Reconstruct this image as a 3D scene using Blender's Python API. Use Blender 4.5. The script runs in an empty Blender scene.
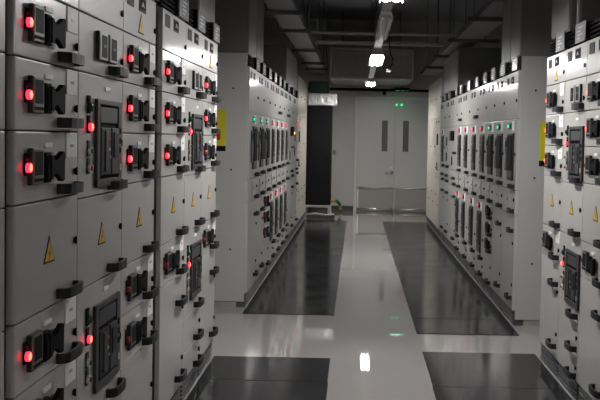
import bpy, bmesh, math, random
from mathutils import Matrix, Vector
random.seed(7)
SC = bpy.context.scene
COL = SC.collection
PI = math.pi

# ------------------------------------------------------------------ materials
def mat(name, color, rough=0.5, metal=0.0, coat=0.0, spec=0.5, emit=None, estr=0.0, alpha=1.0):
    m = bpy.data.materials.new(name); m.use_nodes = True
    b = m.node_tree.nodes['Principled BSDF']
    b.inputs['Base Color'].default_value = (*color, 1)
    b.inputs['Roughness'].default_value = rough
    b.inputs['Metallic'].default_value = metal
    b.inputs['Coat Weight'].default_value = coat
    b.inputs['Coat Roughness'].default_value = 0.12
    b.inputs['Specular IOR Level'].default_value = spec
    b.inputs['Alpha'].default_value = alpha
    if emit:
        b.inputs['Emission Color'].default_value = (*emit, 1)
        b.inputs['Emission Strength'].default_value = estr
    return m

def vary(m, scale=3.0, amount=0.12, bump=0.0, bscale=200.0, rough_amt=0.0, dist=0.002, stretch=None):
    """object-space noise over base colour, roughness and a fine bump"""
    nt = m.node_tree; b = nt.nodes['Principled BSDF']
    tc = nt.nodes.new('ShaderNodeTexCoord')
    geo = nt.nodes.new('ShaderNodeNewGeometry')
    src = geo.outputs['Position']
    if stretch:
        mp = nt.nodes.new('ShaderNodeMapping'); mp.inputs['Scale'].default_value = stretch
        nt.links.new(src, mp.inputs['Vector']); src = mp.outputs['Vector']
    n = nt.nodes.new('ShaderNodeTexNoise'); n.inputs['Scale'].default_value = scale; n.inputs['Detail'].default_value = 5
    nt.links.new(src, n.inputs['Vector'])
    col = tuple(b.inputs['Base Color'].default_value)[:3]
    mx = nt.nodes.new('ShaderNodeMix'); mx.data_type = 'RGBA'
    mx.inputs['A'].default_value = (*[c * (1 - amount) for c in col], 1)
    mx.inputs['B'].default_value = (*[min(1, c * (1 + amount)) for c in col], 1)
    nt.links.new(n.outputs['Fac'], mx.inputs['Factor'])
    nt.links.new(mx.outputs['Result'], b.inputs['Base Color'])
    if rough_amt:
        r = b.inputs['Roughness'].default_value
        mr = nt.nodes.new('ShaderNodeMapRange')
        mr.inputs['From Min'].default_value = 0.3; mr.inputs['From Max'].default_value = 0.7
        mr.inputs['To Min'].default_value = max(0.01, r - rough_amt); mr.inputs['To Max'].default_value = r + rough_amt
        nt.links.new(n.outputs['Fac'], mr.inputs['Value']); nt.links.new(mr.outputs['Result'], b.inputs['Roughness'])
    if bump:
        n2 = nt.nodes.new('ShaderNodeTexNoise'); n2.inputs['Scale'].default_value = bscale; n2.inputs['Detail'].default_value = 2
        nt.links.new(geo.outputs['Position'], n2.inputs['Vector'])
        bp = nt.nodes.new('ShaderNodeBump'); bp.inputs['Strength'].default_value = bump; bp.inputs['Distance'].default_value = dist
        nt.links.new(n2.outputs['Fac'], bp.inputs['Height']); nt.links.new(bp.outputs['Normal'], b.inputs['Normal'])
    return m

M = {}
M['panel'] = vary(mat('painted_panel', (0.40, 0.394, 0.382), 0.40, coat=0.5), 2.0, 0.05, 0.06, 160, 0.04)
M['gasket'] = mat('dark_gasket', (0.07, 0.07, 0.068), 0.6)
M['plinth'] = vary(mat('plinth_grey', (0.075, 0.075, 0.08), 0.45), 5, 0.15)
M['steel_pale'] = vary(mat('pale_channel', (0.35, 0.34, 0.33), 0.4, 0.3), 8, 0.2)
M['black'] = mat('black_plastic', (0.008, 0.008, 0.010), 0.7, spec=0.05)
M['black2'] = mat('charcoal_plastic', (0.018, 0.018, 0.020), 0.5, spec=0.2)
M['dgrey'] = mat('dark_grey_plastic', (0.042, 0.042, 0.046), 0.5, spec=0.25)
M['mgrey'] = mat('mid_grey_plastic', (0.11, 0.11, 0.112), 0.45, spec=0.3)
M['bezel'] = mat('light_bezel', (0.30, 0.30, 0.30), 0.4)
M['screen'] = mat('meter_screen', (0.012, 0.013, 0.015), 0.6, spec=0.05)
M['card'] = mat('white_card', (0.80, 0.80, 0.81), 0.5)
M['cardink'] = mat('card_print', (0.30, 0.28, 0.28), 0.4)
M['nplate'] = mat('name_plate', (0.045, 0.045, 0.048), 0.6, spec=0.1)
M['acrylic'] = mat('grey_acrylic', (0.30, 0.30, 0.31), 0.2)
M['yellow'] = mat('sign_yellow', (0.62, 0.40, 0.02), 0.4)
M['yellow2'] = mat('board_yellow', (0.55, 0.48, 0.015), 0.4)
M['redpaint'] = mat('sign_red', (0.5, 0.02, 0.02), 0.4)
M['red_on'] = mat('red_lamp_lit', (0.4, 0.02, 0.02), 0.3, emit=(1.0, 0.10, 0.05), estr=2.8)
M['red_ring'] = mat('red_lamp_rim', (0.4, 0.02, 0.02), 0.3, emit=(1.0, 0.02, 0.05), estr=1.8)
M['red_dim'] = mat('red_led_lit', (0.4, 0.02, 0.02), 0.3, emit=(1.0, 0.07, 0.13), estr=0.9)
M['green_on'] = mat('green_led_lit', (0.02, 0.3, 0.1), 0.3, emit=(0.06, 1.0, 0.50), estr=0.7)
M['red_off'] = mat('red_lens', (0.30, 0.012, 0.015), 0.2)
M['green_off'] = mat('green_lens', (0.006, 0.07, 0.03), 0.2)
M['chrome'] = mat('push_button_grey', (0.6, 0.6, 0.6), 0.3, 0.4)
M['orange_on'] = mat('orange_led_lit', (0.4, 0.1, 0.02), 0.3, emit=(1.0, 0.30, 0.05), estr=2.0)
M['floor'] = vary(mat('glossy_floor', (0.30, 0.288, 0.282), 0.02, spec=0.9), 1.2, 0.05, 0.0, 9, 0.008)
M['mat'] = vary(mat('black_rubber', (0.014, 0.014, 0.0155), 0.15, spec=0.26), 2.5, 0.25, 0.05, 9, 0.04, 0.004)
M['matedge'] = mat('rubber_edge', (0.012, 0.012, 0.013), 0.6)
M['wall'] = vary(mat('wall_paint', (0.50, 0.49, 0.475), 0.6), 1.5, 0.04)
M['ceil'] = vary(mat('ceiling_dark', (0.32, 0.32, 0.345), 0.8), 2, 0.2)
M['galv'] = vary(mat('galvanised', (0.38, 0.38, 0.385), 0.45, 0.35), 9, 0.15, 0, 1, 0.08)
M['galv_dark'] = vary(mat('dull_steel', (0.11, 0.11, 0.115), 0.5, 0.3), 9, 0.2)
M['duct'] = vary(mat('duct_lining', (0.23, 0.23, 0.235), 0.55), 6, 0.2)
M['riser'] = vary(mat('riser_panel', (0.145, 0.143, 0.141), 0.5), 2, 0.05)
M['door'] = vary(mat('door_paint', (0.52, 0.51, 0.495), 0.35), 2, 0.03)
M['dframe'] = vary(mat('door_frame_paint', (0.66, 0.65, 0.63), 0.4), 2, 0.03)
M['glass'] = mat('wired_glass', (0.11, 0.11, 0.105), 0.12)
M['steel'] = vary(mat('brushed_steel', (0.34, 0.32, 0.29), 0.45, 0.2), 30, 0.1, 0, 1, 0.05, stretch=(1, 1, 12))
M['rail'] = mat('polished_steel', (0.85, 0.85, 0.83), 0.38, 0.9)
M['blue'] = mat('blue_grip', (0.03, 0.05, 0.12), 0.35)
M['lampw'] = mat('lit_tube', (0.9, 0.9, 0.9), 0.4, emit=(1.0, 0.98, 0.96), estr=85.0)
M['white'] = vary(mat('white_housing', (0.42, 0.42, 0.42), 0.4), 8, 0.08)
M['tube_off'] = mat('unlit_tube', (0.6, 0.6, 0.6), 0.25)
M['foil'] = vary(mat('foil', (0.82, 0.82, 0.82), 0.38, 0.55), 14, 0.2, 0.8, 12, 0.06, 0.05)
M['green_box'] = mat('green_paint', (0.006, 0.034, 0.026), 0.4)
M['cab_black'] = mat('black_cabinet', (0.005, 0.005, 0.006), 0.6, spec=0.12)
M['cable_y'] = mat('cable_yellow', (0.50, 0.36, 0.03), 0.45)
M['cable_g'] = mat('cable_green', (0.02, 0.17, 0.07), 0.45)
M['brown'] = mat('skirting_brown', (0.05, 0.042, 0.036), 0.4)
M['junk'] = vary(mat('cable_trough', (0.06, 0.05, 0.045), 0.5), 40, 0.8)
M['cream'] = vary(mat('pale_panel', (0.56, 0.535, 0.48), 0.38, coat=0.3), 2.0, 0.05)  # warm grey painted lighter for glare of the farthest ceiling light
M['exit_green'] = mat('exit_green', (0.0, 0.3, 0.1), 0.4, emit=(0.03, 1.0, 0.35), estr=0.9)
M['exit_white'] = mat('exit_white', (0.8, 0.9, 0.8), 0.4, emit=(0.7, 1.0, 0.8), estr=1.1)

# ------------------------------------------------------------------ mesh builder
class MB:
    def __init__(s):
        s.v = []; s.f = []; s.mi = []; s.mats = []; s.sm = []
    def _m(s, m):
        if m not in s.mats: s.mats.append(m)
        return s.mats.index(m)
    def add(s, vs, fs, m, smooth=False):
        k = len(s.v); i = s._m(m)
        s.v += [tuple(v) for v in vs]
        for f in fs:
            s.f.append([k + a for a in f]); s.mi.append(i); s.sm.append(smooth)
        return s
    def box(s, x0, x1, y0, y1, z0, z1, m, bev=0.0):
        if bev <= 0:
            vs = [(x0,y0,z0),(x1,y0,z0),(x1,y1,z0),(x0,y1,z0),(x0,y0,z1),(x1,y0,z1),(x1,y1,z1),(x0,y1,z1)]
            fs = [(0,3,2,1),(4,5,6,7),(0,1,5,4),(1,2,6,5),(2,3,7,6),(3,0,4,7)]
            return s.add(vs, fs, m)
        bm = bmesh.new()
        bmesh.ops.create_cube(bm, size=1)
        for v in bm.verts:
            v.co = Vector(((x0+x1)/2 + v.co.x*(x1-x0), (y0+y1)/2 + v.co.y*(y1-y0), (z0+z1)/2 + v.co.z*(z1-z0)))
        bmesh.ops.bevel(bm, geom=bm.edges[:], offset=bev, segments=2, affect='EDGES', profile=0.6)
        bm.verts.index_update()
        s.add([v.co[:] for v in bm.verts], [[v.index for v in f.verts] for f in bm.faces], m)
        bm.free(); return s
    def cyl(s, c, axis, r, h, m, seg=16, r2=None, smooth=True):
        """cylinder from c along axis ('x','y','z' with sign) of height h"""
        r2 = r if r2 is None else r2
        sg = -1 if axis[0] == '-' else 1; a = axis[-1]
        def P(u, w, t):
            if a == 'x': return (c[0]+sg*t, c[1]+u, c[2]+w)
            if a == 'y': return (c[0]+u, c[1]+sg*t, c[2]+w)
            return (c[0]+u, c[1]+w, c[2]+sg*t)
        vs = [P(r*math.cos(2*PI*i/seg), r*math.sin(2*PI*i/seg), 0) for i in range(seg)]
        vs += [P(r2*math.cos(2*PI*i/seg), r2*math.sin(2*PI*i/seg), h) for i in range(seg)]
        side = [(i, (i+1)%seg, seg+(i+1)%seg, seg+i) for i in range(seg)]
        s.add(vs, side, m, smooth)
        s.add(vs, [list(range(seg))[::-1], list(range(seg, 2*seg))], m)
        return s
    def dome(s, c, r, h, m, seg=14, rings=4):
        """dome bulging to -y from c"""
        vs = []; fs = []
        for j in range(rings):
            t = j/rings*PI/2
            for i in range(seg):
                vs.append((c[0]+r*math.cos(t)*math.cos(2*PI*i/seg), c[1]-h*math.sin(t), c[2]+r*math.cos(t)*math.sin(2*PI*i/seg)))
        vs.append((c[0], c[1]-h, c[2])); top = len(vs)-1
        for j in range(rings-1):
            for i in range(seg):
                fs.append((j*seg+i, j*seg+(i+1)%seg, (j+1)*seg+(i+1)%seg, (j+1)*seg+i))
        for i in range(seg): fs.append(((rings-1)*seg+i, (rings-1)*seg+(i+1)%seg, top))
        return s.add(vs, fs, m, True)
    def prism(s, pts, axis, a0, a1, m):
        """pts 2D polygon; axis x -> pts (y,z), axis y -> pts (x,z), axis z -> pts (x,y)"""
        def P(p, t):
            if axis == 'x': return (t, p[0], p[1])
            if axis == 'y': return (p[0], t, p[1])
            return (p[0], p[1], t)
        n = len(pts)
        vs = [P(p, a0) for p in pts] + [P(p, a1) for p in pts]
        fs = [list(range(n))[::-1], list(range(n, 2*n))] + [(i, (i+1)%n, n+(i+1)%n, n+i) for i in range(n)]
        return s.add(vs, fs, m)
    def tube(s, pts, r, m, seg=10, mats=None):
        pts = [Vector(p) for p in pts]; rings = []
        up = Vector((0.13, 0.2, 1)).normalized(); vs = []
        for i, p in enumerate(pts):
            d = (pts[min(i+1, len(pts)-1)] - pts[max(i-1, 0)]).normalized()
            n = d.cross(up)
            if n.length < 1e-4: n = d.cross(Vector((1, 0, 0)))
            n.normalize(); b = d.cross(n)
            for k in range(seg):
                a = 2*PI*k/seg; vs.append(p + r*(math.cos(a)*n + math.sin(a)*b))
        base = len(s.v); s.v += [tuple(v) for v in vs]
        for i in range(len(pts)-1):
            mm = mats[i] if mats else m; mi = s._m(mm)
            for k in range(seg):
                s.f.append([base+i*seg+k, base+i*seg+(k+1)%seg, base+(i+1)*seg+(k+1)%seg, base+(i+1)*seg+k]); s.mi.append(mi); s.sm.append(True)
        mi = s._m(m)
        s.f.append([base+k for k in range(seg)][::-1]); s.mi.append(mi); s.sm.append(False)
        s.f.append([base+(len(pts)-1)*seg+k for k in range(seg)]); s.mi.append(mi); s.sm.append(False)
        return s
    def mesh(s, name):
        me = bpy.data.meshes.new(name)
        me.from_pydata(s.v, [], s.f)
        for m in s.mats: me.materials.append(m)
        me.polygons.foreach_set('material_index', s.mi)
        me.polygons.foreach_set('use_smooth', s.sm)
        bm = bmesh.new(); bm.from_mesh(me); bmesh.ops.recalc_face_normals(bm, faces=bm.faces[:]); bm.to_mesh(me); bm.free()
        me.update(); return me

def obj(name, me, parent=None, loc=(0,0,0), rz=0.0, label=None):
    if isinstance(me, MB): me = me.mesh(name)
    o = bpy.data.objects.new(name, me); COL.objects.link(o)
    o.location = loc; o.rotation_euler = (0, 0, rz)
    if parent: o.parent = parent
    if label: o['label'] = label
    return o
def thing(name, label, cat, loc=(0,0,0), rz=0.0, group=None):
    o = bpy.data.objects.new(name, None); COL.objects.link(o)
    o.empty_display_size = 0.1
    o.location = loc; o.rotation_euler = (0, 0, rz)
    return tag(o, label, cat, group)
def tag(o, label, cat, group=None):
    o['label'] = label; o['category'] = cat
    if group: o['group'] = group
    return o
def struct(name, me, loc=(0,0,0)):
    o = obj(name, me, loc=loc); o['kind'] = 'structure'; return o
CACHE = {}
def cached(key, fn):
    if key not in CACHE: CACHE[key] = fn().mesh(key)
    return CACHE[key]

# ------------------------------------------------------------------ panel fittings (front is -y, origin on the door face)
def f_handle():
    b = MB(); m = M['black2']
    out = [(-.095,0),(-.095,-.012),(-.086,-.031),(-.066,-.041),(-.03,-.045),(.03,-.045),(.066,-.041),(.086,-.031),(.095,-.012),(.095,0)]
    inn = [(.078,0),(.078,-.010),(.070,-.022),(.054,-.030),(.026,-.033),(-.026,-.033),(-.054,-.030),(-.070,-.022),(-.078,-.010),(-.078,0)]
    n = len(out); h = .0175
    for i in range(n-1):
        a, c = out[i], out[i+1]; d, e = inn[n-1-i], inn[n-2-i]
        b.prism([a, c, e, d], 'z', -h, h, m)
    return b
def f_lamp(kind):
    b = MB()
    b.box(-.016, .016, -.006, 0, -.024, .044, M['black'], .002)
    b.cyl((0, -.006, .028), '-y', .006, .003, M['red_off'] if kind.startswith('red') else M['dgrey'], 10)
    if kind == 'red_on':
        b.cyl((0, -.006, 0), '-y', .0148, .011, M['red_ring'], 16)
        b.dome((0, -.017, 0), .0120, .004, M['red_on'])
    else:
        mm = {'red_off': M['red_off'], 'green_off': M['green_off'], 'button': M['chrome']}[kind]
        b.cyl((0, -.006, 0), '-y', .0165, .008, mm, 16)
        b.dome((0, -.014, 0), .015, .007, mm)
    return b
def f_button(cap):
    b = MB()
    b.box(-.015, .015, -.005, 0, -.022, .040, M['black2'], .002)
    b.cyl((0, -.005, 0), '-y', .0165, .010, M['chrome'], 16)
    b.cyl((0, -.015, 0), '-y', .010, .005, M[cap], 14)
    return b
def f_meter():
    b = MB(); w, h = .046, .058
    b.box(-w, w, -.016, 0, -h, h, M['black2'], .003)
    b.box(-w+.002, w-.002, -.020, -.014, -h+.002, h-.002, M['mgrey'], .003)
    b.box(-w+.014, w-.012, -.0212, -.019, -h+.030, h-.012, M['screen'])
    for i in range(4):
        x = -.030 + i*.020
        b.box(x-.007, x+.007, -.0215, -.019, -h+.010, -h+.020, M['black'])
    return b
def f_meter_plain():
    b = MB(); w, h = .056, .056
    b.box(-w, w, -.014, 0, -h, h, M['black2'], .003)
    b.box(-w+.002, w-.002, -.018, -.012, -h+.002, h-.002, M['bezel'], .003)
    b.box(-w+.022, w-.016, -.0192, -.017, -h+.012, h-.014, M['screen'])
    b.box(-.012, .018, -.020, -.018, -.004, .006, M['dgrey'])
    return b
def f_switch():
    """rotary isolator: slotted base block and a wide flared paddle"""
    b = MB(); m = M['black']
    b.box(-.072, -.022, -.018, 0, -.050, .048, m, .004)
    b.box(-.060, -.030, -.024, -.016, -.036, .034, M['black2'], .003)
    b.box(-.030, .050, -.010, 0, -.036, .036, M['black2'], .003)
    b.cyl((-.012, -.008, 0), '-y', .020, .014, M['dgrey'], 16)
    prof = [(-.050,-.040),(-.036,-.040),(-.012,-.020),(.014,-.024),(.060,-.050),(.076,-.046),(.080,.044),(.066,.050),(.014,.026),(-.012,.020),(-.036,.038),(-.050,.038)]
    b.prism(prof, 'y', -.028, -.010, m)
    return b
def f_card():
    b = MB()
    b.box(-.056, .056, -.004, 0, -.044, .044, M['card'], .0015)
    b.box(-.018, .018, -.0045, -.0035, -.006, .004, M['cardink'])
    return b
def f_strip():
    b = MB(); b.box(-.034, .034, -.005, 0, -.008, .008, M['card'], .0015); return b
def f_lock():
    b = MB()
    b.cyl((0, 0, 0), '-y', .012, .006, M['black'], 14)
    b.box(-.005, .005, -.010, -.005, -.014, .014, M['black'], .001)
    return b
def f_triangle():
    b = MB(); s = .052
    def tri(k): return [(-s*k, -s*.577*k), (s*k, -s*.577*k), (0, s*1.155*k)]
    b.prism(tri(1.0), 'y', -.0015, 0, M['black'])
    b.prism(tri(.82), 'y', -.0025, -.001, M['yellow'])
    b.prism([(.006,.026),(-.010,-.002),(.000,-.001),(-.006,-.022),(.011,.006),(.001,.005)], 'y', -.0032, -.002, M['redpaint'])
    return b
def f_plate(mark):
    b = MB(); w = .055 if not mark else .065; h = .033
    b.box(-w, w, -.003, 0, -h, h, M['nplate'], .001)
    if mark:
        b.box(-w+.012, w-.012, -.004, -.002, -h+.010, h-.008, M['black'])
        b.prism([(-.026,-.010),(.0,.014),(.026,-.010),(.014,-.010),(.0,.004),(-.014,-.010)], 'y', -.005, -.003, M['bezel'])
    return b
def f_breaker():
    """withdrawable circuit breaker front behind its escutcheon: .35 wide, .345 high"""
    b = MB(); W, H = .172, .172
    for (x0, x1, z0, z1) in ((-W,-W+.034,-H,H),(W-.050,W,-H,H),(-W,W,H-.020,H),(-W,W,-H,-H+.030)):
        b.box(x0, x1, -.014, 0, z0, z1, M['dgrey'], .003)
    b.box(-W+.03, W-.045, -.003, 0, -H+.02, H-.015, M['black'])
    b.box(-W+.046, W-.062, -.012, -.002, .080, H-.030, M['dgrey'], .003)
    b.box(-W+.046, .005, -.016, -.002, -H+.045, .062, M['black2'], .004)
    b.box(-.085, -.045, -.022, -.014, -H+.060, .050, M['dgrey'], .003)
    b.box(.015, W-.062, -.018, -.002, -H+.045, .062, M['dgrey'], .004)
    b.box(.030, W-.078, -.023, -.016, -.060, .045, M['black2'], .003)
    for i in range(3):
        z = .05 - i*.040
        b.box(W-.036, W-.014, -.0165, -.013, z-.012, z+.012, M['black'])
    b.box(-.030, -.010, -.018, -.014, .012, .024, M['redpaint'])
    b.box(-.030, -.010, -.018, -.014, -.030, -.018, M['bezel'])
    b.box(-.012, .000, -.018, -.014, -.060, -.050, M['bezel'])
    b.box(W-.038, W-.016, -.0165, -.013, -.115, -.088, M['bezel'])
    return b
def f_acb(w, h, strip):
    """tall black breaker front of the far banks"""
    b = MB()
    b.box(-w/2, w/2, -.014, 0, -h/2, h/2, M['black2'] if strip else M['dgrey'], .004)
    b.box(-w/2+.02, w/2-.02, -.022, -.012, -h/2+.20*h, h/2-.02, M['black'] if strip else M['black2'], .004)
    b.box(-w/2+.015, w/2-.015, -.018, -.012, -h/2+.015, -h/2+.17*h, M['dgrey'], .003)
    for i in range(3):
        x = -w/2 + w*(i+1)/4
        b.box(x-.016, x+.016, -.021, -.016, -h/2+.05*h, -h/2+.09*h, M['mgrey'])
    if strip:
        b.box(-w/2-.13, -w/2-.03, -.012, 0, -h*.32, h*.40, M['dgrey'], .003)
        b.box(-w/2-.105, -w/2-.045, -.016, -.010, h*.20, h*.33, M['black'])
        b.box(-w/2-.105, -w/2-.045, -.016, -.010, -h*.12, h*.10, M['mgrey'])
    else:
        b.box(-w*.12, w*.12, -.026, -.020, -h*.05, h*.12, M['dgrey'], .003)
        b.box(-w*.2, -w*.08, -.026, -.020, h*.2, h*.24, M['bezel'])
        b.box(-w*.2, -w*.08, -.026, -.020, -h*.2, -h*.15, M['bezel'])
    return b
def f_led(kind):
    b = MB()
    b.box(-.11, .05, -.008, 0, -.028, .028, M['black2'], .002)
    b.cyl((-.075, -.008, 0), '-y', .015, .006, M[kind], 14)
    b.dome((-.075, -.014, 0), .014, .006, M[kind])
    b.box(-.03, -.005, -.011, -.006, -.016, .016, M['black']); b.box(.01, .035, -.011, -.006, -.016, .016, M['black'])
    b.box(.06, .16, -.004, 0, -.044, .044, M['card'], .001)
    return b
def f_window():
    b = MB()
    b.box(-.06, .06, -.008, 0, -.075, .075, M['bezel'], .002)
    b.box(-.045, .045, -.010, -.006, -.060, .060, M['panel'])
    b.cyl((.02, -.009, .0), '-y', .008, .006, M['black'], 10)
    return b
def f_slots():
    b = MB()
    for x in (-.06, .06): b.box(x-.028, x+.028, -.010, 0, -.095, .095, M['black'], .002)
    return b
def f_slot():
    b = MB(); b.box(-.030, .030, -.010, 0, -.065, .065, M['black'], .002); return b
def f_blackbox():
    b = MB(); b.box(-.10, .10, -.05, 0, -.07, .07, M['black'], .006); b.box(-.08, .08, -.056, -.048, -.05, .05, M['black2'], .003); return b

def f_blackbox_lamp():
    b = f_blackbox(); b.cyl((-.05, -.056, -.03), '-y', .02, .012, M['orange_on'], 12); return b

FIT = {'handle': ('pull_handle', f_handle), 'lock': ('lock', f_lock), 'card': ('label_card', f_card), 'strip': ('label_strip', f_strip),
       'meter': ('meter', f_meter), 'meter_plain': ('meter', f_meter_plain), 'switch': ('rotary_switch', f_switch),
       'triangle': ('warning_triangle', f_triangle), 'plate': ('name_plate', lambda: f_plate(False)), 'plate_mark': ('name_plate', lambda: f_plate(True)),
       'breaker': ('circuit_breaker', f_breaker), 'red_on': ('indicator_lamp', lambda: f_lamp('red_on')), 'red_off': ('indicator_lamp', lambda: f_lamp('red_off')),
       'green_off': ('indicator_lamp', lambda: f_lamp('green_off')), 'btn_green': ('push_button', lambda: f_button('green_off')), 'btn_red': ('push_button', lambda: f_button('red_off')),
       'acb_big': ('circuit_breaker', lambda: f_acb(.28, .42, True)), 'acb_mid': ('circuit_breaker', lambda: f_acb(.26, .42, False)), 'acb_low': ('circuit_breaker', lambda: f_acb(.26, .46, False)),
       'led_green': ('indicator_lamp', lambda: f_led('green_on')), 'led_red': ('indicator_lamp', lambda: f_led('red_dim')),
       'window': ('card_holder', f_window), 'slots': ('slot_meter', f_slots), 'slot': ('slot_meter', f_slot), 'blackbox': ('control_box', f_blackbox), 'blackbox_lamp': ('control_box', f_blackbox_lamp)}
FLAB = {'red_on': 'glowing red indicator lamp', 'red_off': 'unlit red indicator lamp', 'green_off': 'unlit green indicator lamp', 'led_green': 'glowing green indicator lamp', 'led_red': 'glowing red indicator lamp',
        'btn_green': 'push button with green cap', 'btn_red': 'push button with red cap'}
def fit(door, kind, x, z):
    name, fn = FIT[kind]
    return obj(name, cached('fit_'+kind, fn), door, (x, 0, z), label=FLAB.get(kind))

TOP, HOOD, PL = 2.27, 2.39, 0.13
PAINT = 'panel'
KR = .984          # the two right rows are a touch lower
def door_mesh(w, h):
    return cached('door_%s_%d_%d' % (PAINT, round(w*1000), round(h*1000)), lambda: MB().box(-w/2, w/2, 0, .027, -h/2, h/2, M[PAINT], .0045))
G = .0022
def panel(root, cw, z0, z1, kind='door', x0=None, x1=None):
    x0 = -cw/2 if x0 is None else x0; x1 = cw/2 if x1 is None else x1
    w, h = x1-x0-2*G, z1-z0-2*G
    return obj(kind, door_mesh(w, h), root, ((x0+x1)/2, 0, (z0+z1)/2)), w, h

def row(root, cw, z0, z1, kind):
    """one door or drawer with its fittings"""
    drawer = kind in ('on', 'off', 'meters', 'off_plain')
    d, w, h = panel(root, cw, z0, z1, 'drawer' if drawer else 'door')
    L, R, T, B = -w/2, w/2, h/2, -h/2
    if kind in ('on', 'off', 'off_plain'):
        if kind != 'off_plain': fit(d, 'red_on' if kind == 'on' else 'red_off', L+.082, -.001)
        fit(d, 'meter', L+.143, .002)
        fit(d, 'switch', L+.285, -.004)
        fit(d, 'strip', L+.275, T-.043)
        fit(d, 'card', R-.076, T-.046)
        fit(d, 'lock', R-.034, -.028)
        fit(d, 'handle', R-.125, B+.028)
    elif kind == 'meters':
        fit(d, 'meter_plain', L+.258, .006); fit(d, 'meter_plain', L+.392, .006)
        fit(d, 'lock', R-.034, -.028); fit(d, 'handle', R-.125, B+.028)
    elif kind in ('plates', 'plates_tri'):
        fit(d, 'plate', L+.11, T-.055); fit(d, 'plate_mark', L+.32, T-.055)
        fit(d, 'lock', R-.034, -.04)
        if kind == 'plates_tri': fit(d, 'triangle', L+.30, -.055)
    elif kind == 'tri':
        fit(d, 'triangle', 0, 0.0); fit(d, 'lock', R-.034, .015); fit(d, 'handle', R-.125, B+.030)
    elif kind in ('breaker', 'breaker_off'):
        fit(d, 'breaker', L+.365, T-.262)
        z = T-.125
        fit(d, 'green_off', L+.115, z); fit(d, 'red_on' if kind == 'breaker' else 'red_off', L+.115, z-.075)
        fit(d, 'btn_green', L+.115, z-.165); fit(d, 'btn_red', L+.115, z-.230)
        fit(d, 'strip', L+.36, T-.045); fit(d, 'lock', R-.034, -.03); fit(d, 'handle', R-.125, B+.028)
    elif kind == 'tall':
        fit(d, 'handle', R-.125, T-.15); fit(d, 'lock', R-.034, T-.20); fit(d, 'handle', R-.125, B+.085); fit(d, 'lock', R-.034, B+.17)
    elif kind == 'blank':
        fit(d, 'lock', R-.034, -.0)
    elif kind == 'small':
        fit(d, 'lock', R-.034, -.0); fit(d, 'handle', R-.125, B+.030)
    # far banks
    elif kind == 'f_top':
        fit(d, 'plate', L+.13, T-.07); fit(d, 'plate_mark', L+.36, T-.07); fit(d, 'lock', R-.04, -.05)
    elif kind == 'f_top_h':
        fit(d, 'plate', L+.13, T-.07); fit(d, 'plate_mark', L+.36, T-.07); fit(d, 'lock', R-.04, -.05); fit(d, 'handle', R-.13, -.13)
    elif kind.startswith('f_acb'):
        _, k, c = kind.split(':')
        fit(d, k, .06, -.02); fit(d, 'led_'+c, .02, T-.058); fit(d, 'lock', R-.04, 0); fit(d, 'handle', R-.13, B+.030)
    elif kind == 'f_card':
        fit(d, 'window', -.02, .015); fit(d, 'lock', R-.05, .02); fit(d, 'handle', R-.13, B+.030)
    elif kind == 'f_low':
        fit(d, 'acb_low', -.02, -.035); fit(d, 'led_red', -.04, T-.075); fit(d, 'lock', R-.04, -.1); fit(d, 'handle', R-.13, B+.030)
    elif kind == 'f_door':
        fit(d, 'handle', R-.13, T-.14); fit(d, 'lock', R-.04, T-.25); fit(d, 'lock', R-.04, B+.22); fit(d, 'handle', R-.13, B+.105)
    elif kind == 'f_drawer' or kind == 'f_drawer_red':
        if kind == 'f_drawer_red': fit(d, 'red_off', L+.12, .01)
        fit(d, 'meter', L+.22, 0); fit(d, 'switch', L+.37, 0); fit(d, 'strip', L+.38, T-.03); fit(d, 'lock', R-.04, 0); fit(d, 'handle', R-.13, B+.030)
    elif kind == 'f_foot':
        fit(d, 'lock', R-.05, .03); fit(d, 'handle', R-.13, B+.035)
    elif kind == 'f_box':
        fit(d, 'blackbox', .05, T-.13); fit(d, 'handle', R-.2, -.06); fit(d, 'slot', -.1, -.18)
    elif kind == 'f_box_lamp':
        fit(d, 'blackbox_lamp', .05, T-.13); fit(d, 'handle', R-.2, -.06); fit(d, 'slot', -.1, -.18)
    elif kind == 'f_slotdoor':
        fit(d, 'slot', -.08, .1); fit(d, 'slot', -.08, -.14); fit(d, 'handle', R-.13, B+.030)
    elif kind == 'f_two':
        fit(d, 'handle', R-.25, .0); fit(d, 'handle', R-.13, B+.030)
    elif kind == 'c_slots':
        fit(d, 'slots', 0, -.05); fit(d, 'lock', -.22, .25); fit(d, 'lock', .2, .25)
    elif kind == 'c_slot':
        fit(d, 'slot', 0, .0); fit(d, 'lock', -.2, -.03); fit(d, 'lock', .2, -.06)
    elif kind == 'c_plain':
        fit(d, 'lock', -.12, .12); fit(d, 'lock', .16, -.05)
    elif kind == 'c_red':
        fit(d, 'slots', 0, -.05); fit(d, 'red_on', -.2, .16); fit(d, 'lock', .2, .25)
    return d

def body_mesh(w, top, depth, hood, paint):
    b = MB()
    b.box(-w/2, w/2, .036, depth, PL, top, M[paint])
    b.box(-w/2+.001, w/2-.001, .030, .036, PL+.001, top-.001, M['gasket'])  # dark sheet paints the shade in the gaps between doors
    if hood: b.box(-w/2, w/2, .15, depth, top, top+.12, M[paint])
    return b
def plinth_mesh(w, depth):
    b = MB()
    b.box(-w/2, w/2, .016, depth, 0, PL-.004, M['plinth'])
    for i in range(4):
        z = .020 + i*.026
        b.box(-w/2+.03, w/2-.03, .006, .018, z, z+.013, M['plinth'], .003)
    return b
def hood_mesh(w):
    b = MB()
    b.box(-w/2, w/2, .035, .149, .002, .12, M['black'])
    for i in range(4):
        z = .012+i*.026
        b.prism([(.030,z),(.012,z+.004),(.012,z+.013),(.036,z+.020)], 'x', -w/2+.01, w/2-.272, M['black'])
    b.box(w/2-.27, w/2-.255, -.010, .040, .004, .12, M['black']); b.box(w/2-.255, w/2, .006, .036, .004, .12, M['black2'])
    return b
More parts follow.
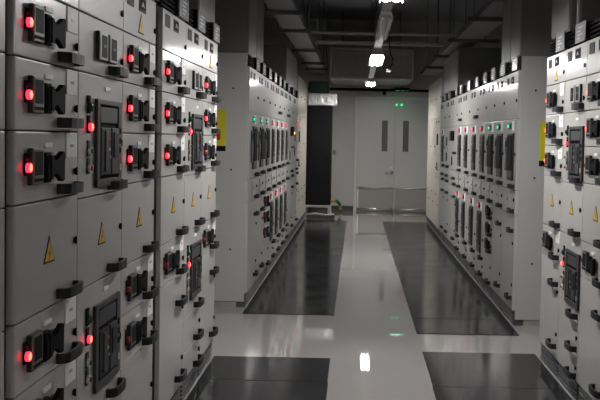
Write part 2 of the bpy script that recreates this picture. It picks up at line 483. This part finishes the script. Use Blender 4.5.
def hplate_mesh(w):
    b = MB(); pw = .24
    b.box(-pw/2, pw/2, -.016, -.010, -.058, .062, M['acrylic'], .0028)
    for z, x0, x1 in ((.034, -.05, .06), (.012, -.07, .02), (-.010, -.065, .055), (-.032, -.06, .0)):
        b.box(x0, x1, -.0168, -.015, z-.005, z+.005, M['bezel'])  # pale bars paint text-like reflections on the glossy plate
    for x in (-pw/2+.012, pw/2-.012):
        for z in (-.045, .050): b.cyl((x, -.001, z), '-y', .004, .012, M['dgrey'], 8)
    return b

def cabinet(side, X, y0, y1, rows, label, depth=0.9, hood=True, top=TOP, end=None):
    w = y1-y0; rz = PI/2 if side == 'L' else -PI/2
    r = thing('switchgear_cabinet', label, 'electrical cabinet', (X, (y0+y1)/2, 0), rz, 'switchgear cabinets along the aisle')
    global PAINT
    PAINT = 'panel' if hood else 'cream'
    kz = 1.0 if side == 'L' or not hood else KR
    top = PL+(top-PL)*kz
    k = '%d_%d_%s' % (round(w*1000), round(top*1000), PAINT)
    obj('body', cached('body_'+k, lambda: body_mesh(w, top, depth, hood, PAINT)), r)
    obj('plinth', cached('plinth_'+k, lambda: plinth_mesh(w, depth)), r, label='dark grey louvred plinth')
    if hood:
        h = obj('vent_hood', cached('hood_'+k, lambda: hood_mesh(w)), r, (0, 0, top), label='black louvred vent hood')
        obj('label_plate', cached('hoodplate', lambda: hplate_mesh(w)), h, (w/2-.126, .000, .062))
    for z1, z0, kind in rows: row(r, w, PL+(z0-PL)*kz, PL+(z1-PL)*kz, kind)
    HOOD = top+.12
    if end:
        sx = -w/2 if side == 'L' else w/2; sg = -1 if side == 'L' else 1
        b = MB(); xa, xb = sorted((sx, sx+sg*.016))
        b.box(xa, xb, .024, depth, .055, HOOD, M['panel'], .002)
        e = obj('end_panel', b, r)
        for yy, zz in ((.16, 1.30), (.16, .55), (.15, 2.06), (.62, 1.30), (.62, .55), (.62, 2.06)):
            q = MB(); q.cyl((0,0,0), ('-x' if side == 'L' else 'x'), .009, .005, M['black'], 12)
            obj('bolt', q, e, (sx+sg*.016, yy, zz))
        b = MB(); b.box(xa, xb, .10, depth, .0, .05, M['steel_pale'])
        obj('base_channel', b, r, label='pale steel base channel')
        yy, zc, hw = end
        b = MB(); ya, yb = yy, yy+.30
        b.box(min(sx+sg*.016, sx+sg*.020), max(sx+sg*.016, sx+sg*.020), ya, yb, zc-.145, zc+.195, M['yellow2'])
        b.box(min(sx+sg*.016, sx+sg*.020), max(sx+sg*.016, sx+sg*.020), ya, yb, zc-.195, zc-.145, M['black'])
        b.box(min(sx+sg*.020, sx+sg*.021), max(sx+sg*.020, sx+sg*.021), ya+.05, ya+.11, (zc-.09 if hw == 'low' else zc+.15), (zc-.02 if hw == 'low' else zc+.18), M['redpaint'])
        obj('safety_sign', b, r, label='yellow safety sign with black bottom band')
    return r

XL, XR = -1.014, 1.39
HR = HOOD-.034
std = [(TOP,2.055),(2.055,1.837),(1.837,1.615),(1.615,1.39),(1.39,1.03),(1.03,.808)]
def motor(kinds, tail):
    rows = [(a, b, k) for (a, b), k in zip(std, kinds)]
    return rows + tail
TALL = [(.808, PL, 'tall')]
BRK = [(TOP,2.055,'plates'),(2.055,1.837,'meters'),(1.837,1.37,'breaker'),(1.37,1.03,'tri'),(1.03,.51,'breaker'),(.51,.30,'small'),(.30,PL,'small')]
# near left row
cabinet('L', XL, 1.90, 2.512, motor(['bare']*6, [(.808,PL,'bare')]), 'grey cabinet sliver cut off by the left picture edge')
cabinet('L', XL, 2.578, 3.165, motor(['plates','on','on','on','tri','on'], [(.808,.585,'off'),(.585,PL,'small')]), 'large grey cabinet at the left with four glowing red lamps')
cabinet('L', XL, 3.165, 3.765, BRK, 'grey cabinet with two tall black breakers beside the large cabinet at the left edge')
cabinet('L', XL, 3.765, 4.365, motor(['plates_tri','on','on','on','tri','off'], [(.808,.585,'off'),(.585,PL,'small')]), 'grey cabinet just before the dark seam, two warning triangles and two unlit red lamps')
cabinet('L', XL, 4.52, 5.13, motor(['plates','on','on','on','tri','off'], TALL), 'grey cabinet just past the dark seam in the near left row')
cabinet('L', XL, 5.13, 5.69, BRK, 'cabinet with two tall black breakers, second past the dark seam in near left row')
cabinet('L', XL, 5.69, 6.28, motor(['plates_tri','on','on','off','tri','off'], TALL), 'grey cabinet ending the near left row at the cross aisle')
# near right row
cabinet('R', XR, 4.72, 5.32, motor(['plates','on','on','off','tri','off'], TALL), 'grey cabinet cut off by the right picture edge')
cabinet('R', XR, 5.32, 5.86, BRK, 'grey cabinet with two tall black breakers in the near right row')
cabinet('R', XR, 5.86, 6.44, motor(['plates_tri','on','on','on','tri','off'], TALL), 'grey cabinet ending the near right row at the cross aisle, three red lamps glowing')

# far left row
def far(top, acb, mid, low): return [(TOP,1.84,top),(1.84,1.205,acb),(1.205,.985,mid)] + low
DOOR = [(.985,PL,'f_door')]
DRAWR = [(.985,.81,'f_drawer_red'),(.81,.635,'f_drawer_red'),(.635,.46,'f_drawer_red'),(.46,PL,'f_foot')]
DRAWN = [(.985,.81,'f_drawer'),(.81,.635,'f_drawer'),(.635,.46,'f_drawer'),(.46,PL,'f_foot')]
LOW = [(.985,.31,'f_low'),(.31,PL,'f_foot')]
dz = [8.145,8.87,9.44,10.09,10.73,11.40,12.05,12.78,13.74,14.77]
DB, DM, DBR, DMR = 'f_acb:acb_big:green', 'f_acb:acb_mid:red', 'f_acb:acb_big:red', 'f_acb:acb_mid:green'
drows = [far('f_top',DB,'f_card',DOOR), far('f_top',DB,'f_card',DOOR), far('f_top',DB,'f_card',DRAWR), far('f_top',DM,'f_card',LOW),
         far('f_top_h',DM,'f_card',LOW), far('f_top',DM,'f_card',LOW), far('f_top_h',DM,'f_card',LOW),
         [(TOP,1.84,'f_top'),(1.84,1.205,'f_box_lamp'),(1.205,.985,'f_two'),(.985,PL,'f_door')], [(TOP,1.84,'f_top'),(1.84,1.205,'f_slotdoor'),(1.205,.985,'f_two'),(.985,PL,'f_door')]]
dlab = ['first grey cabinet of the far left row, end panel with yellow sign',
        'second cabinet of the far left row, green lamp over a plain lower door',
        'third cabinet of the far left row, green lamp over three drawers with unlit red lamps',
        'fourth cabinet of the far left row, its upper red lamp just past the green ones',
        'fifth cabinet of the far left row, red lamps above and below',
        'sixth cabinet of the far left row, red lamps above and below',
        'seventh cabinet of the far left row, last one with an upper red lamp',
        'eighth cabinet of the far left row, black control box on its door',
        'ninth and last hooded cabinet of the far left row, beside the taller pale cabinets']
for i in range(9):
    cabinet('L', XL, dz[i]+(.02 if i == 0 else 0), dz[i+1], drows[i], dlab[i], 1.0, end=((.215, 1.665, 'low') if i == 0 else None))
# far right row
ez = [7.56,8.21,8.79,9.36,10.0,10.74,11.55,12.1,13.06,13.7,14.57]
erows = [far('f_top',DB,'f_card',DOOR), far('f_top',DB,'f_card',DOOR), far('f_top',DB,'f_card',DRAWN), far('f_top',DM,'f_card',LOW),
         far('f_top_h',DM,'f_card',LOW), far('f_top',DM,'f_card',LOW), far('f_top_h',DM,'f_card',LOW),
         [(TOP,1.84,'f_top'),(1.84,1.205,'f_box'),(1.205,.985,'f_two'),(.985,PL,'f_door')],
         [(TOP,1.84,'f_top'),(1.84,1.205,'f_slotdoor'),(1.205,.985,'f_two'),(.985,PL,'f_door')],
         far('f_top',DM,'f_two',DOOR)]
elab = ['first grey cabinet of the far right row, end panel with yellow sign',
        'second cabinet of the far right row, green lamp over plain lower door',
        'third cabinet of the far right row, three small drawers with black switches',
        'fourth cabinet of the far right row, its upper red lamp next to the green ones',
        'fifth cabinet of the far right row, small black handle on its top door',
        'sixth cabinet of the far right row, red lamps above and below, no top handle',
        'seventh cabinet of the far right row, last one with a lower red lamp',
        'eighth cabinet of the far right row, black control box on its door',
        'ninth cabinet of the far right row, black vertical slots on its door',
        'tenth and last hooded cabinet of the far right row, one upper red lamp']
for i in range(10):
    cabinet('R', XR, ez[i]+(.02 if i == 0 else 0), ez[i+1], erows[i], elab[i], 1.0, end=((.195, 1.60, 'high') if i == 0 else None))
# taller cabinets, paled by painted glare, at the ends of both rows
CRE = [(2.68,2.0,'blank'),(2.0,1.36,'c_slots'),(1.36,.98,'c_slot'),(.98,PL,'c_plain')]
CRP = [(2.68,2.0,'blank'),(2.0,1.0,'blank'),(1.0,PL,'c_plain')]
CRR = [(2.68,2.0,'blank'),(2.0,1.36,'c_red'),(1.36,.98,'c_slot'),(.98,PL,'c_plain')]
for i, (a, b_) in enumerate(((14.80,15.70),(15.70,16.60),(16.60,17.50))):
    cabinet('L', XL, a, b_, CRR if i == 0 else CRP, ['tall pale cabinet next to the hooded cabinets at the far left', 'middle tall pale cabinet of the three at the far left', 'tall pale cabinet beside the black cabinet by the back wall'][i], 1.0, False, 2.68)
for i, (a, b_) in enumerate(((14.60,15.45),(15.45,16.30),(16.30,17.15))):
    cabinet('R', XR, a, b_, CRE if i == 0 else CRP, ['tall pale cabinet next to the hooded cabinets at the far right', 'middle tall pale cabinet of the three at the far right', 'tall pale cabinet at the far right closest to the double door'][i], 1.0, False, 2.68)

# ------------------------------------------------------------------ busbar risers on the cabinets
def riser(side, X, y0, y1, z0, z1, depth, label, seam=None, setback=.0):
    r = thing('busbar_riser', label, 'busbar riser', (X, (y0+y1)/2, z0), PI/2 if side == 'L' else -PI/2, 'busbar risers above the cabinets')
    w = y1-y0; h = z1-z0
    b = MB(); b.box(-w/2, w/2, setback, depth, 0, h, M['riser'], .003); obj('casing', b, r)
    n = 1 if seam is None else seam
    for i in range(n):
        a, c = -w/2+w*i/n+.012, -w/2+w*(i+1)/n-.012
        b = MB(); b.box(a, c, setback-.006, setback-.0005, .012, h-.012, M['riser'], .002)
        p = obj('cover_plate', b, r)
        for sx in (a+.035, c-.035):
            q = MB(); q.cyl((0,0,0), '-y', .010, .006, M['black'], 10); obj('bolt', q, p, (sx, setback-.006, .95))
    return r
CE = 4.25
riser('L', XL-.02, 8.17, 9.45, HOOD+.002, CE-.01, .95, 'grey busbar riser over the first cabinets of the far left row', 2)
riser('L', XL-.02, 12.5, 14.7, HOOD+.002, 2.93, .95, 'grey busbar box over the last hooded cabinets of the far left row', 2)
riser('R', XR+.02, 7.60, 8.60, HR+.002, CE-.01, .95, 'grey busbar riser over the first cabinets of the far right row', 2)
riser('R', XR+.02, 12.3, 14.4, HR+.002, 2.93, .95, 'grey busbar box over the last hooded cabinets of the far right row', 2)
riser('L', XL-.02, 5.62, 6.24, HOOD+.002, CE-.01, .8, 'grey busbar riser over the cabinet ending the near left row')
riser('R', XR+.01, 5.82, 6.36, HR+.002, CE-.01, .45, 'narrow grey busbar riser over the cabinet ending the near right row')
b = MB(); b.tube([(XR+.06, 5.78, HR+.002), (XR+.06, 5.78, 3.2), (XR+.06, 5.78, CE-.01)], .018, M['galv'])
tag(obj('conduit_pipe', b), 'thin grey conduit beside the narrow riser in the near right row', 'pipe')

# ------------------------------------------------------------------ room
def boxs(name, *a): 
    b = MB(); b.box(*a); return struct(name, b)
X0, X1, Y0, Y1 = -3.6, 4.0, -7.0, 19.45
boxs('floor', X0, X1, Y0, Y1, -.1, 0, M['floor'])
boxs('ceiling', X0, X1, Y0, Y1, CE, CE+.15, M['ceil'])
boxs('wall_left', X0-.1, X0, Y0, Y1, 0, CE, M['wall'])
boxs('wall_right', X1, X1+.1, Y0, Y1, 0, CE, M['wall'])
boxs('wall_back', X0, X1, Y1, Y1+.1, 0, CE, M['wall'])
boxs('wall_front', X0, X1, Y0-.1, Y0, 0, CE, M['wall'])
boxs('baseboard_back', X0, .0-.03, Y1-.015, Y1, 0, .11, M['brown'])
for i, yb in enumerate((7.0, 10.4, 13.8)):
    boxs('trim_%d' % (i+1), X0, X1, yb, yb+.3, CE-.30, CE, M['ceil'])
for i, (xa, ya, yb) in enumerate(((-1.0185, 8.15, 17.5), (1.3845, 4.72, 6.44))):
    boxs('trim_%d' % (i+4), xa, xa+.005, ya, yb, 0, .012, M['rail'])

# double door
Yd = Y1
DL, DC, DR, DT = 0.0, .845, 1.69, 2.50
b = MB(); fw = .055
b.box(DL-fw, DL, Yd-.06, Yd, 0, DT+fw, M['dframe'], .004); b.box(DR, DR+fw, Yd-.06, Yd, 0, DT+fw, M['dframe'], .004); b.box(DL, DR, Yd-.06, Yd, DT, DT+fw, M['dframe'], .004)
door = struct('door_1', b)
for (a, c, wx) in ((DL, DC, .615), (DC, DR, 1.085)):
    b = MB(); x0, x1 = a+.006, c-.006; wz0, wz1 = 1.345, 2.035; ww = .065
    b.box(x0, wx-ww, Yd-.045, Yd-.002, .012, DT-.006, M['door']); b.box(wx+ww, x1, Yd-.045, Yd-.002, .012, DT-.006, M['door'])
    b.box(wx-ww, wx+ww, Yd-.045, Yd-.002, .012, wz0, M['door']); b.box(wx-ww, wx+ww, Yd-.045, Yd-.002, wz1, DT-.006, M['door'])
    leaf = obj('door_leaf', b, door)
    b = MB(); b.box(wx-ww, wx+ww, Yd-.030, Yd-.010, wz0, wz1, M['glass']); obj('vision_pane', b, leaf)
    b = MB(); b.box(x0+.015, x1-.012, Yd-.052, Yd-.046, .06, .52, M['steel'])
    b.tube([(x0+.015, Yd-.056, .525), (x1-.012, Yd-.056, .525)], .022, M['rail']); b.tube([(x0+.015, Yd-.056, .055), (x1-.012, Yd-.056, .055)], .022, M['rail'])
    obj('kick_plate', b, leaf, label='steel kick plate with polished rails')
    if c == DC:
        b = MB(); b.box(x0+.012, x0+.05, Yd-.062, Yd-.046, .04, .54, M['rail'], .006); obj('edge_guard', b, leaf)
        b = MB(); b.cyl((DC-.06, Yd-.045, .88), '-y', .034, .02, M['blue'], 16); b.tube([(DC-.06, Yd-.065, .88), (DC-.06, Yd-.10, .88), (DC-.10, Yd-.105, .875), (DC-.21, Yd-.10, .872)], .014, M['rail'])
        b.cyl((DC-.06, Yd-.045, .98), '-y', .016, .012, M['rail'], 12)
        obj('lever_handle', b, leaf, label='steel lever with blue rose')
t = thing('light_switch', 'small grey light switch on the back wall beside the door', 'light switch', (-.50, Y1, 1.30))
b = MB(); b.box(-.045, .045, -.012, 0, -.06, .06, M['bezel'], .003); p = obj('cover', b, t)
b = MB(); b.box(-.02, .02, -.018, -.011, -.03, .03, M['mgrey'], .002); obj('rocker', b, t)

# floor mats: each piece of rubber lies on the floor
def floor_mat(x0, x1, y0, y1, label):
    b = MB(); b.box(x0, x1, y0, y1, .0002, .006, M['mat'], .002)
    b.box(x0+.002, x1-.002, y0-.006, y0+.001, .0002, .004, M['matedge'])
    return tag(obj('floor_mat', b), label, 'rubber mat', 'black rubber mats along the cabinets')
XA, XB = -1.012, 1.383
floor_mat(XA, -.158, 4.50, 5.67, 'black rubber mat along the near left row, cut off by the bottom edge')
floor_mat(XA, -.163, 5.68, 6.30, 'black rubber mat strip on the left just before the cross aisle')
floor_mat(.523, XB, 4.50, 5.61, 'black rubber mat along the near right row, cut off by the bottom edge')
floor_mat(.528, XB, 5.62, 6.55, 'black rubber mat strip on the right just before the cross aisle')
floor_mat(XA, -.176, 7.86, 11.85, 'long black mat along the far left row, starting at the cross aisle')
floor_mat(XA, -.170, 11.86, 15.1, 'middle black mat of the far left row')
floor_mat(XA, -.165, 15.11, 17.1, 'last black mat of the far left row, before the black cabinet')
floor_mat(.528, XB, 7.18, 7.775, 'narrow black mat strip at the start of the far right row')
floor_mat(.528, XB, 7.785, 11.05, 'long black mat behind the narrow strip of the far right row')
floor_mat(.524, XB, 11.06, 17.0, 'long black mat at the end of the far right row towards the door')

# ------------------------------------------------------------------ ceiling services
LX, LZ = .232, 2.675
t = thing('lighting_trunking', 'long grey lighting trunking down the middle of the ceiling', 'lighting trunking', (LX, 6, LZ+.05))
b = MB(); b.box(-.045, .045, -12.5, 12.6, 0, .05, M['galv'], .003); obj('channel', b, t)
for yy in (-10, -5, 0, 2.0, 5.9, 8.5, 11.0):
    b = MB(); b.tube([(0, yy, .05), (0, yy, CE-LZ-.052)], .008, M['galv_dark'], 6); obj('hanger_rod', b, t)
def light(y0, y1, label, x=LX):
    t = thing('ceiling_light', label, 'ceiling light', (x, (y0+y1)/2, LZ-.03), 0, 'linear lights under the trunking')
    h = (y1-y0)/2
    b = MB(); b.prism([(-.090,-.020),(-.050,.078),(.050,.078),(.090,-.020),(.086,-.020),(.046,.050),(-.046,.050),(-.086,-.020)], 'y', -h, h, M['white'])
    for e_ in (-h-.004, h): b.prism([(-.080,.002),(-.050,.078),(.050,.078),(.080,.002)], 'y', e_, e_+.004, M['white'])
    obj('housing', b, t)
    for s in (-1, 1):
        b = MB(); b.cyl((s*.040, -h+.03, .012), 'y', .026, 2*h-.06, M['lampw'], 14); obj('lit_tube', b, t, label='glowing white tube')
    return t
light(-5.3, -3.9, 'lit ceiling light behind the camera, over the middle of the aisle')  # three unseen lights added to brighten the surfaces that face the camera
for x_, n_ in ((-2.0, 'over the left side'), (2.3, 'over the right side')): light(-5.3, -3.9, 'lit ceiling light behind the camera, '+n_, x_)
light(5.3, 6.55, 'lit ceiling light cut off by the top picture edge')
light(10.8, 12.2, 'lit ceiling light hanging in front of the ribbed air duct')
light(15.95, 16.95, 'lit ceiling light closest to the back wall')
t = thing('ceiling_light', 'unlit twin tube ceiling light between two lit ones', 'ceiling light', (LX, 8.55, LZ-.03), 0, 'linear lights under the trunking')
b = MB(); b.prism([(-.062,.02),(-.040,.078),(.040,.078),(.062,.02),(.054,.012),(.03,.045),(-.03,.045),(-.054,.012)], 'y', -.95, .65, M['white']); obj('housing', b, t)
for s in (-1, 1):
    b = MB(); b.cyl((s*.034, -.92, .012), 'y', .015, 1.50, M['tube_off'], 12); obj('unlit_tube', b, t)

def tray(x0, x1, z, y0, y1, hang, label):
    t = thing('cable_trunking', label, 'cable tray', ((x0+x1)/2, (y0+y1)/2, z), 0, 'cable trunkings along the ceiling')
    w = (x1-x0)/2; h = (y1-y0)/2; yc = (y0+y1)/2
    b = MB(); b.box(-w, w, -h, h, 0, .004, M['galv']); b.box(-w, -w+.004, -h, h, .004, .06, M['galv_dark']); b.box(w-.004, w, -h, h, .004, .06, M['galv_dark'])
    b.box(-w-.012, -w+.004, -h, h, .055, .065, M['galv_dark']); b.box(w-.004, w+.012, -h, h, .055, .065, M['galv_dark'])
    obj('channel', b, t)
    for yy, ext_l, ext_r in hang:
        b = MB(); b.box(-w-ext_l, w+ext_r, yy-yc-.02, yy-yc+.02, -.046, -.001, M['galv_dark'], .003)
        br = obj('support_bracket', b, t)
        for s in (-w-.05, w+.05):
            if -w-ext_l <= s <= w+ext_r:
                q = MB(); q.tube([(s, yy-yc, -.001), (s, yy-yc, CE-z-.001)], .007, M['galv_dark'], 6); obj('hanger_rod', q, br)
    return t
tray(-.98, -.69, 3.0, 1.0, 18.6, ((5.5,.07,.08),(9.6,.22,.08),(11.2,.22,.08),(13.7,.07,.08),(16.0,.07,.08),(17.3,.07,.08)), 'long grey cable tray hanging above the left side of the aisle')
tray(1.33, 1.67, 3.0, 8.75, 18.6, ((9.8,.12,.25),(11.9,.12,.25),(14.2,.12,.25),(16.4,.12,.25)), 'long grey cable tray hanging above the far right row')
def strut(y, z, x0, x1, s, label):
    t = thing('support_strut', label, 'steel strut', ((x0+x1)/2, y, z), 0, 'struts across the ceiling'); w = (x1-x0)/2
    b = MB(); b.box(-w, w, -s/2, s/2, 0, s, M['galv'], .003); obj('rail', b, t)
    for x in (-w+.1, w-.1):
        b = MB(); b.tube([(x, 0, s), (x, 0, CE-z-.001)], .008, M['galv_dark'], 6); obj('hanger_rod', b, t)
strut(11.6, 2.99, -.66, 1.30, .035, 'dark steel strut crossing the ceiling in front of the middle light')
strut(13.4, 3.05, -.66, 1.30, .05, 'dark steel strut crossing the ceiling just above the ribbed duct')
strut(9.2, 3.35, -.66, 1.30, .05, 'thin dark steel strut crossing high above the unlit light')

# cross duct with ribbed face and flange frame
t = thing('air_duct', 'big dark ribbed air duct crossing above the back door', 'duct', (.26, 18.2, 2.80))
b = MB(); b.box(-.82, .82, -1.0, 1.0, 0.001, .58, M['duct']); obj('casing', b, t)
b = MB()
for i in range(9): b.box(-.79, .79, -1.012, -1.0, .05+i*.057, .05+i*.057+.03, M['duct'], .004)
obj('ribbed_face', b, t)
b = MB()
for a in ((-.83,.83,-.02,.02),(-.83,.83,.56,.60),(-.83,-.79,.02,.56),(.79,.83,.02,.56)): b.box(a[0], a[1], -1.035, -1.0, a[2], a[3], M['galv'], .003)
obj('flange', b, t)
b = MB(); b.box(-.80, .80, -.98, 1.0, -.012, -.001, M['white']); obj('underside_panel', b, t)  # pale sheet paints the light that falls on the duct underside
for s in (-.6, .6):
    b = MB(); b.tube([(s, 0, .58), (s, 0, CE-2.80-.001)], .01, M['galv_dark'], 6); obj('hanger_rod', b, t)
b = MB(); b.tube([(-1.4, 19.25, 2.70), (-.2, 19.25, 2.70), (1.8, 19.25, 2.70)], .03, M['black'], 10)
tag(obj('water_pipe', b), 'black pipe running along the back wall above the door', 'pipe')
t = thing('ceiling_camera', 'small black dome camera under the pipe above the door', 'camera', (.585, 19.25, 2.668))
b = MB(); b.cyl((0,0,-.001), '-z', .035, .05, M['black'], 14); obj('housing', b, t)
b = MB(); 
b.cyl((0,0,-.05), '-z', .05, .035, M['black2'], 14, .02); obj('dome', b, t)
# exit sign with its face turned down to the aisle
t = thing('exit_sign', 'green running man exit sign hanging above the double door', 'exit sign', (.96, 19.02, 2.69))
b = MB(); b.box(-.17, .17, -.10, .10, 0, .05, M['black'], .004); h = obj('housing', b, t)
b = MB()
for q_ in ((-.17,.17,-.10,-.085),(-.17,.17,.085,.10),(-.17,-.155,-.085,.085),(.155,.17,-.085,.085)): b.box(*q_, -.013, 0, M['black'])
obj('rim', b, t)
b = MB(); b.box(-.155, .155, -.085, .085, -.004, -.0005, M['exit_green']); obj('lit_face', b, t)
b = MB()
b.cyl((.03,.058,-.004), '-z', .014, .002, M['exit_white'], 12)
for pts in ([(.03,.045),(.005,.0),(.025,-.005),(.05,.035)], [(.005,.0),(-.03,-.03),(-.02,-.045),(.025,-.005)], [(.02,.0),(.05,-.03),(.035,-.065),(.02,-.06),(.03,-.03),(.0,-.005)],
            [(.045,.035),(.08,.01),(.072,.0),(.035,.025)], [(.02,.035),(-.015,.03),(-.025,.005),(-.012,.003),(-.005,.02),(.02,.025)], [(-.12,-.06),(-.065,-.06),(-.065,.06),(-.12,.06)]):
    b.prism(pts, 'z', -.0065, -.004, M['exit_white'])
obj('running_man', b, t)
b = MB(); b.tube([(0,.0,.05), (0,.0,.092)], .008, M['black'], 6); obj('bracket', b, t)
t = thing('emergency_light', 'small twin green lamp on the double door head', 'light', (.92, Yd-.046, 2.385))  # glowing discs for two green spots on the door leaf, source unknown
for s in (-1, 1):
    b = MB(); b.cyl((s*.055, 0, 0), '-y', .022, .02, M['exit_green'], 14); obj('lamp', b, t)
b = MB(); b.box(-.10, .10, -.012, 0, -.008, .008, M['door']); obj('base', b, t)
# sensor box hanging on a cable beside the middle light
t = thing('hanging_sensor', 'small pale sensor box hanging on a cable beside the middle light', 'sensor', (.42, 12.2, 2.57))
b = MB(); b.box(-.03, .03, -.02, .02, -.02, .02, M['plinth'], .004); obj('case', b, t)
b = MB(); b.tube([(0,0,.02),(.05,0,.09),(.06,0,.16),(.02,0,.24),(.0,0,.40),(-.01,0,.9),(0,0,CE-2.58)], .009, M['black'], 8); obj('cable', b, t)

# ------------------------------------------------------------------ back left corner: black cabinet, stand, foil duct, green box
t = thing('black_cabinet', 'tall black cabinet on a white stand by the back wall', 'cabinet', (-.78, 17.95, 0))
b = MB(); b.box(-.27, .26, -.30, .30, .25, 2.27, M['cab_black'], .004); obj('body', b, t)
b = MB(); b.box(-.255, .245, -.312, -.301, .28, 2.24, M['cab_black'], .003); d = obj('door', b, t)
b = MB(); b.box(-.02, .0, -.03, 0, -.06, .06, M['black'], .003); obj('latch', b, d, (.21, -.312, 1.2))
b = MB(); b.box(-.28, .27, -.31, .31, .205, .249, M['steel_pale'], .003); s_ = obj('stand_frame', b, t, label='white stand')
for sx in (-.25, .24):
    for sy in (-.28, .28):
        b = MB(); b.box(sx-.03, sx+.03, sy-.03, sy+.03, .0, .205, M['steel_pale'], .003); obj('leg', b, s_)
b = MB(); b.box(-.98, -.42, 17.30, 17.50, .0, .085, M['junk'], .01)
b.tube([(-.97, 17.28, .09), (-.8, 17.28, .11), (-.6, 17.28, .085), (-.43, 17.28, .10)], .02, M['bezel'], 8)
tag(obj('cable_trough', b), 'dark cluttered cable trough on the floor before the black cabinet', 'cable trough')
b = MB(); b.box(-1.02, -.42, 17.62, 18.10, 2.272, 2.52, M['foil'], .03)
fo = obj('foil_duct', b); tag(fo, 'crinkled silver foil wrapped duct on top of the black cabinet', 'duct')
b = MB(); pts = [(0,0,0)]
t = thing('equipment_box', 'dark green equipment box resting on the foil wrapped duct', 'box', (-.78, 17.9, 2.521))
b = MB(); b.box(-.22, .19, -.22, .22, .0, .24, M['green_box'], .035); obj('casing', b, t)
b = MB(); b.box(-.225, .195, -.225, .225, -.0, .012, M['black']); obj('base_rim', b, t)
pts = [(-.62, 18.70, .275), (-.52, 18.75, .280), (-.46, 18.80, .275), (-.41, 18.85, .255), (-.37, 18.9, .215), (-.345, 18.95, .165), (-.335, 19.0, .11), (-.332, 19.0, .05), (-.332, 19.0, .004)]
b = MB(); b.tube(pts, .036, M['cable_y'], 10, [M['cable_y'], M['cable_y'], M['cable_g'], M['cable_g'], M['cable_g'], M['cable_y'], M['cable_y'], M['cable_g']])
tag(obj('earth_cable', b), 'thick yellow and green earth cable bending down to the floor', 'cable')

# ------------------------------------------------------------------ camera, world, view
c, s = math.cos(.02), math.sin(.02)
cam = bpy.data.cameras.new('camera'); co = bpy.data.objects.new('camera', cam); COL.objects.link(co)
th = math.atan(.042); ct, st = math.cos(th), math.sin(th)       # pitched slightly down, rolled slightly
r0, u0, v0 = Vector((1, 0, 0)), Vector((0, st, ct)), Vector((0, ct, -st))
rr, uu, bb = r0*c+u0*s, u0*c-r0*s, -v0
co.matrix_world = Matrix(((rr.x, uu.x, bb.x, 0), (rr.y, uu.y, bb.y, 0), (rr.z, uu.z, bb.z, 1.61), (0, 0, 0, 1)))
cam.sensor_width = 36; cam.lens = 870/600*36; cam.shift_x = -56.3/600; cam.shift_y = -24.5/600
cam.clip_start = .05; cam.clip_end = 100
SC.camera = co
w = bpy.data.worlds.new('world'); SC.world = w; w.use_nodes = True
w.node_tree.nodes['Background'].inputs['Color'].default_value = (.5, .52, .55, 1)
w.node_tree.nodes['Background'].inputs['Strength'].default_value = .02
SC.view_settings.view_transform = 'Standard'; SC.view_settings.look = 'None'
SC.view_settings.exposure = 0.88; SC.view_settings.gamma = 1.0; SC.view_settings.use_curve_mapping = False
SC.cycles.use_denoising = True
SC.cycles.max_bounces = 8; SC.cycles.diffuse_bounces = 5
SC.cycles.sample_clamp_indirect = 6.0
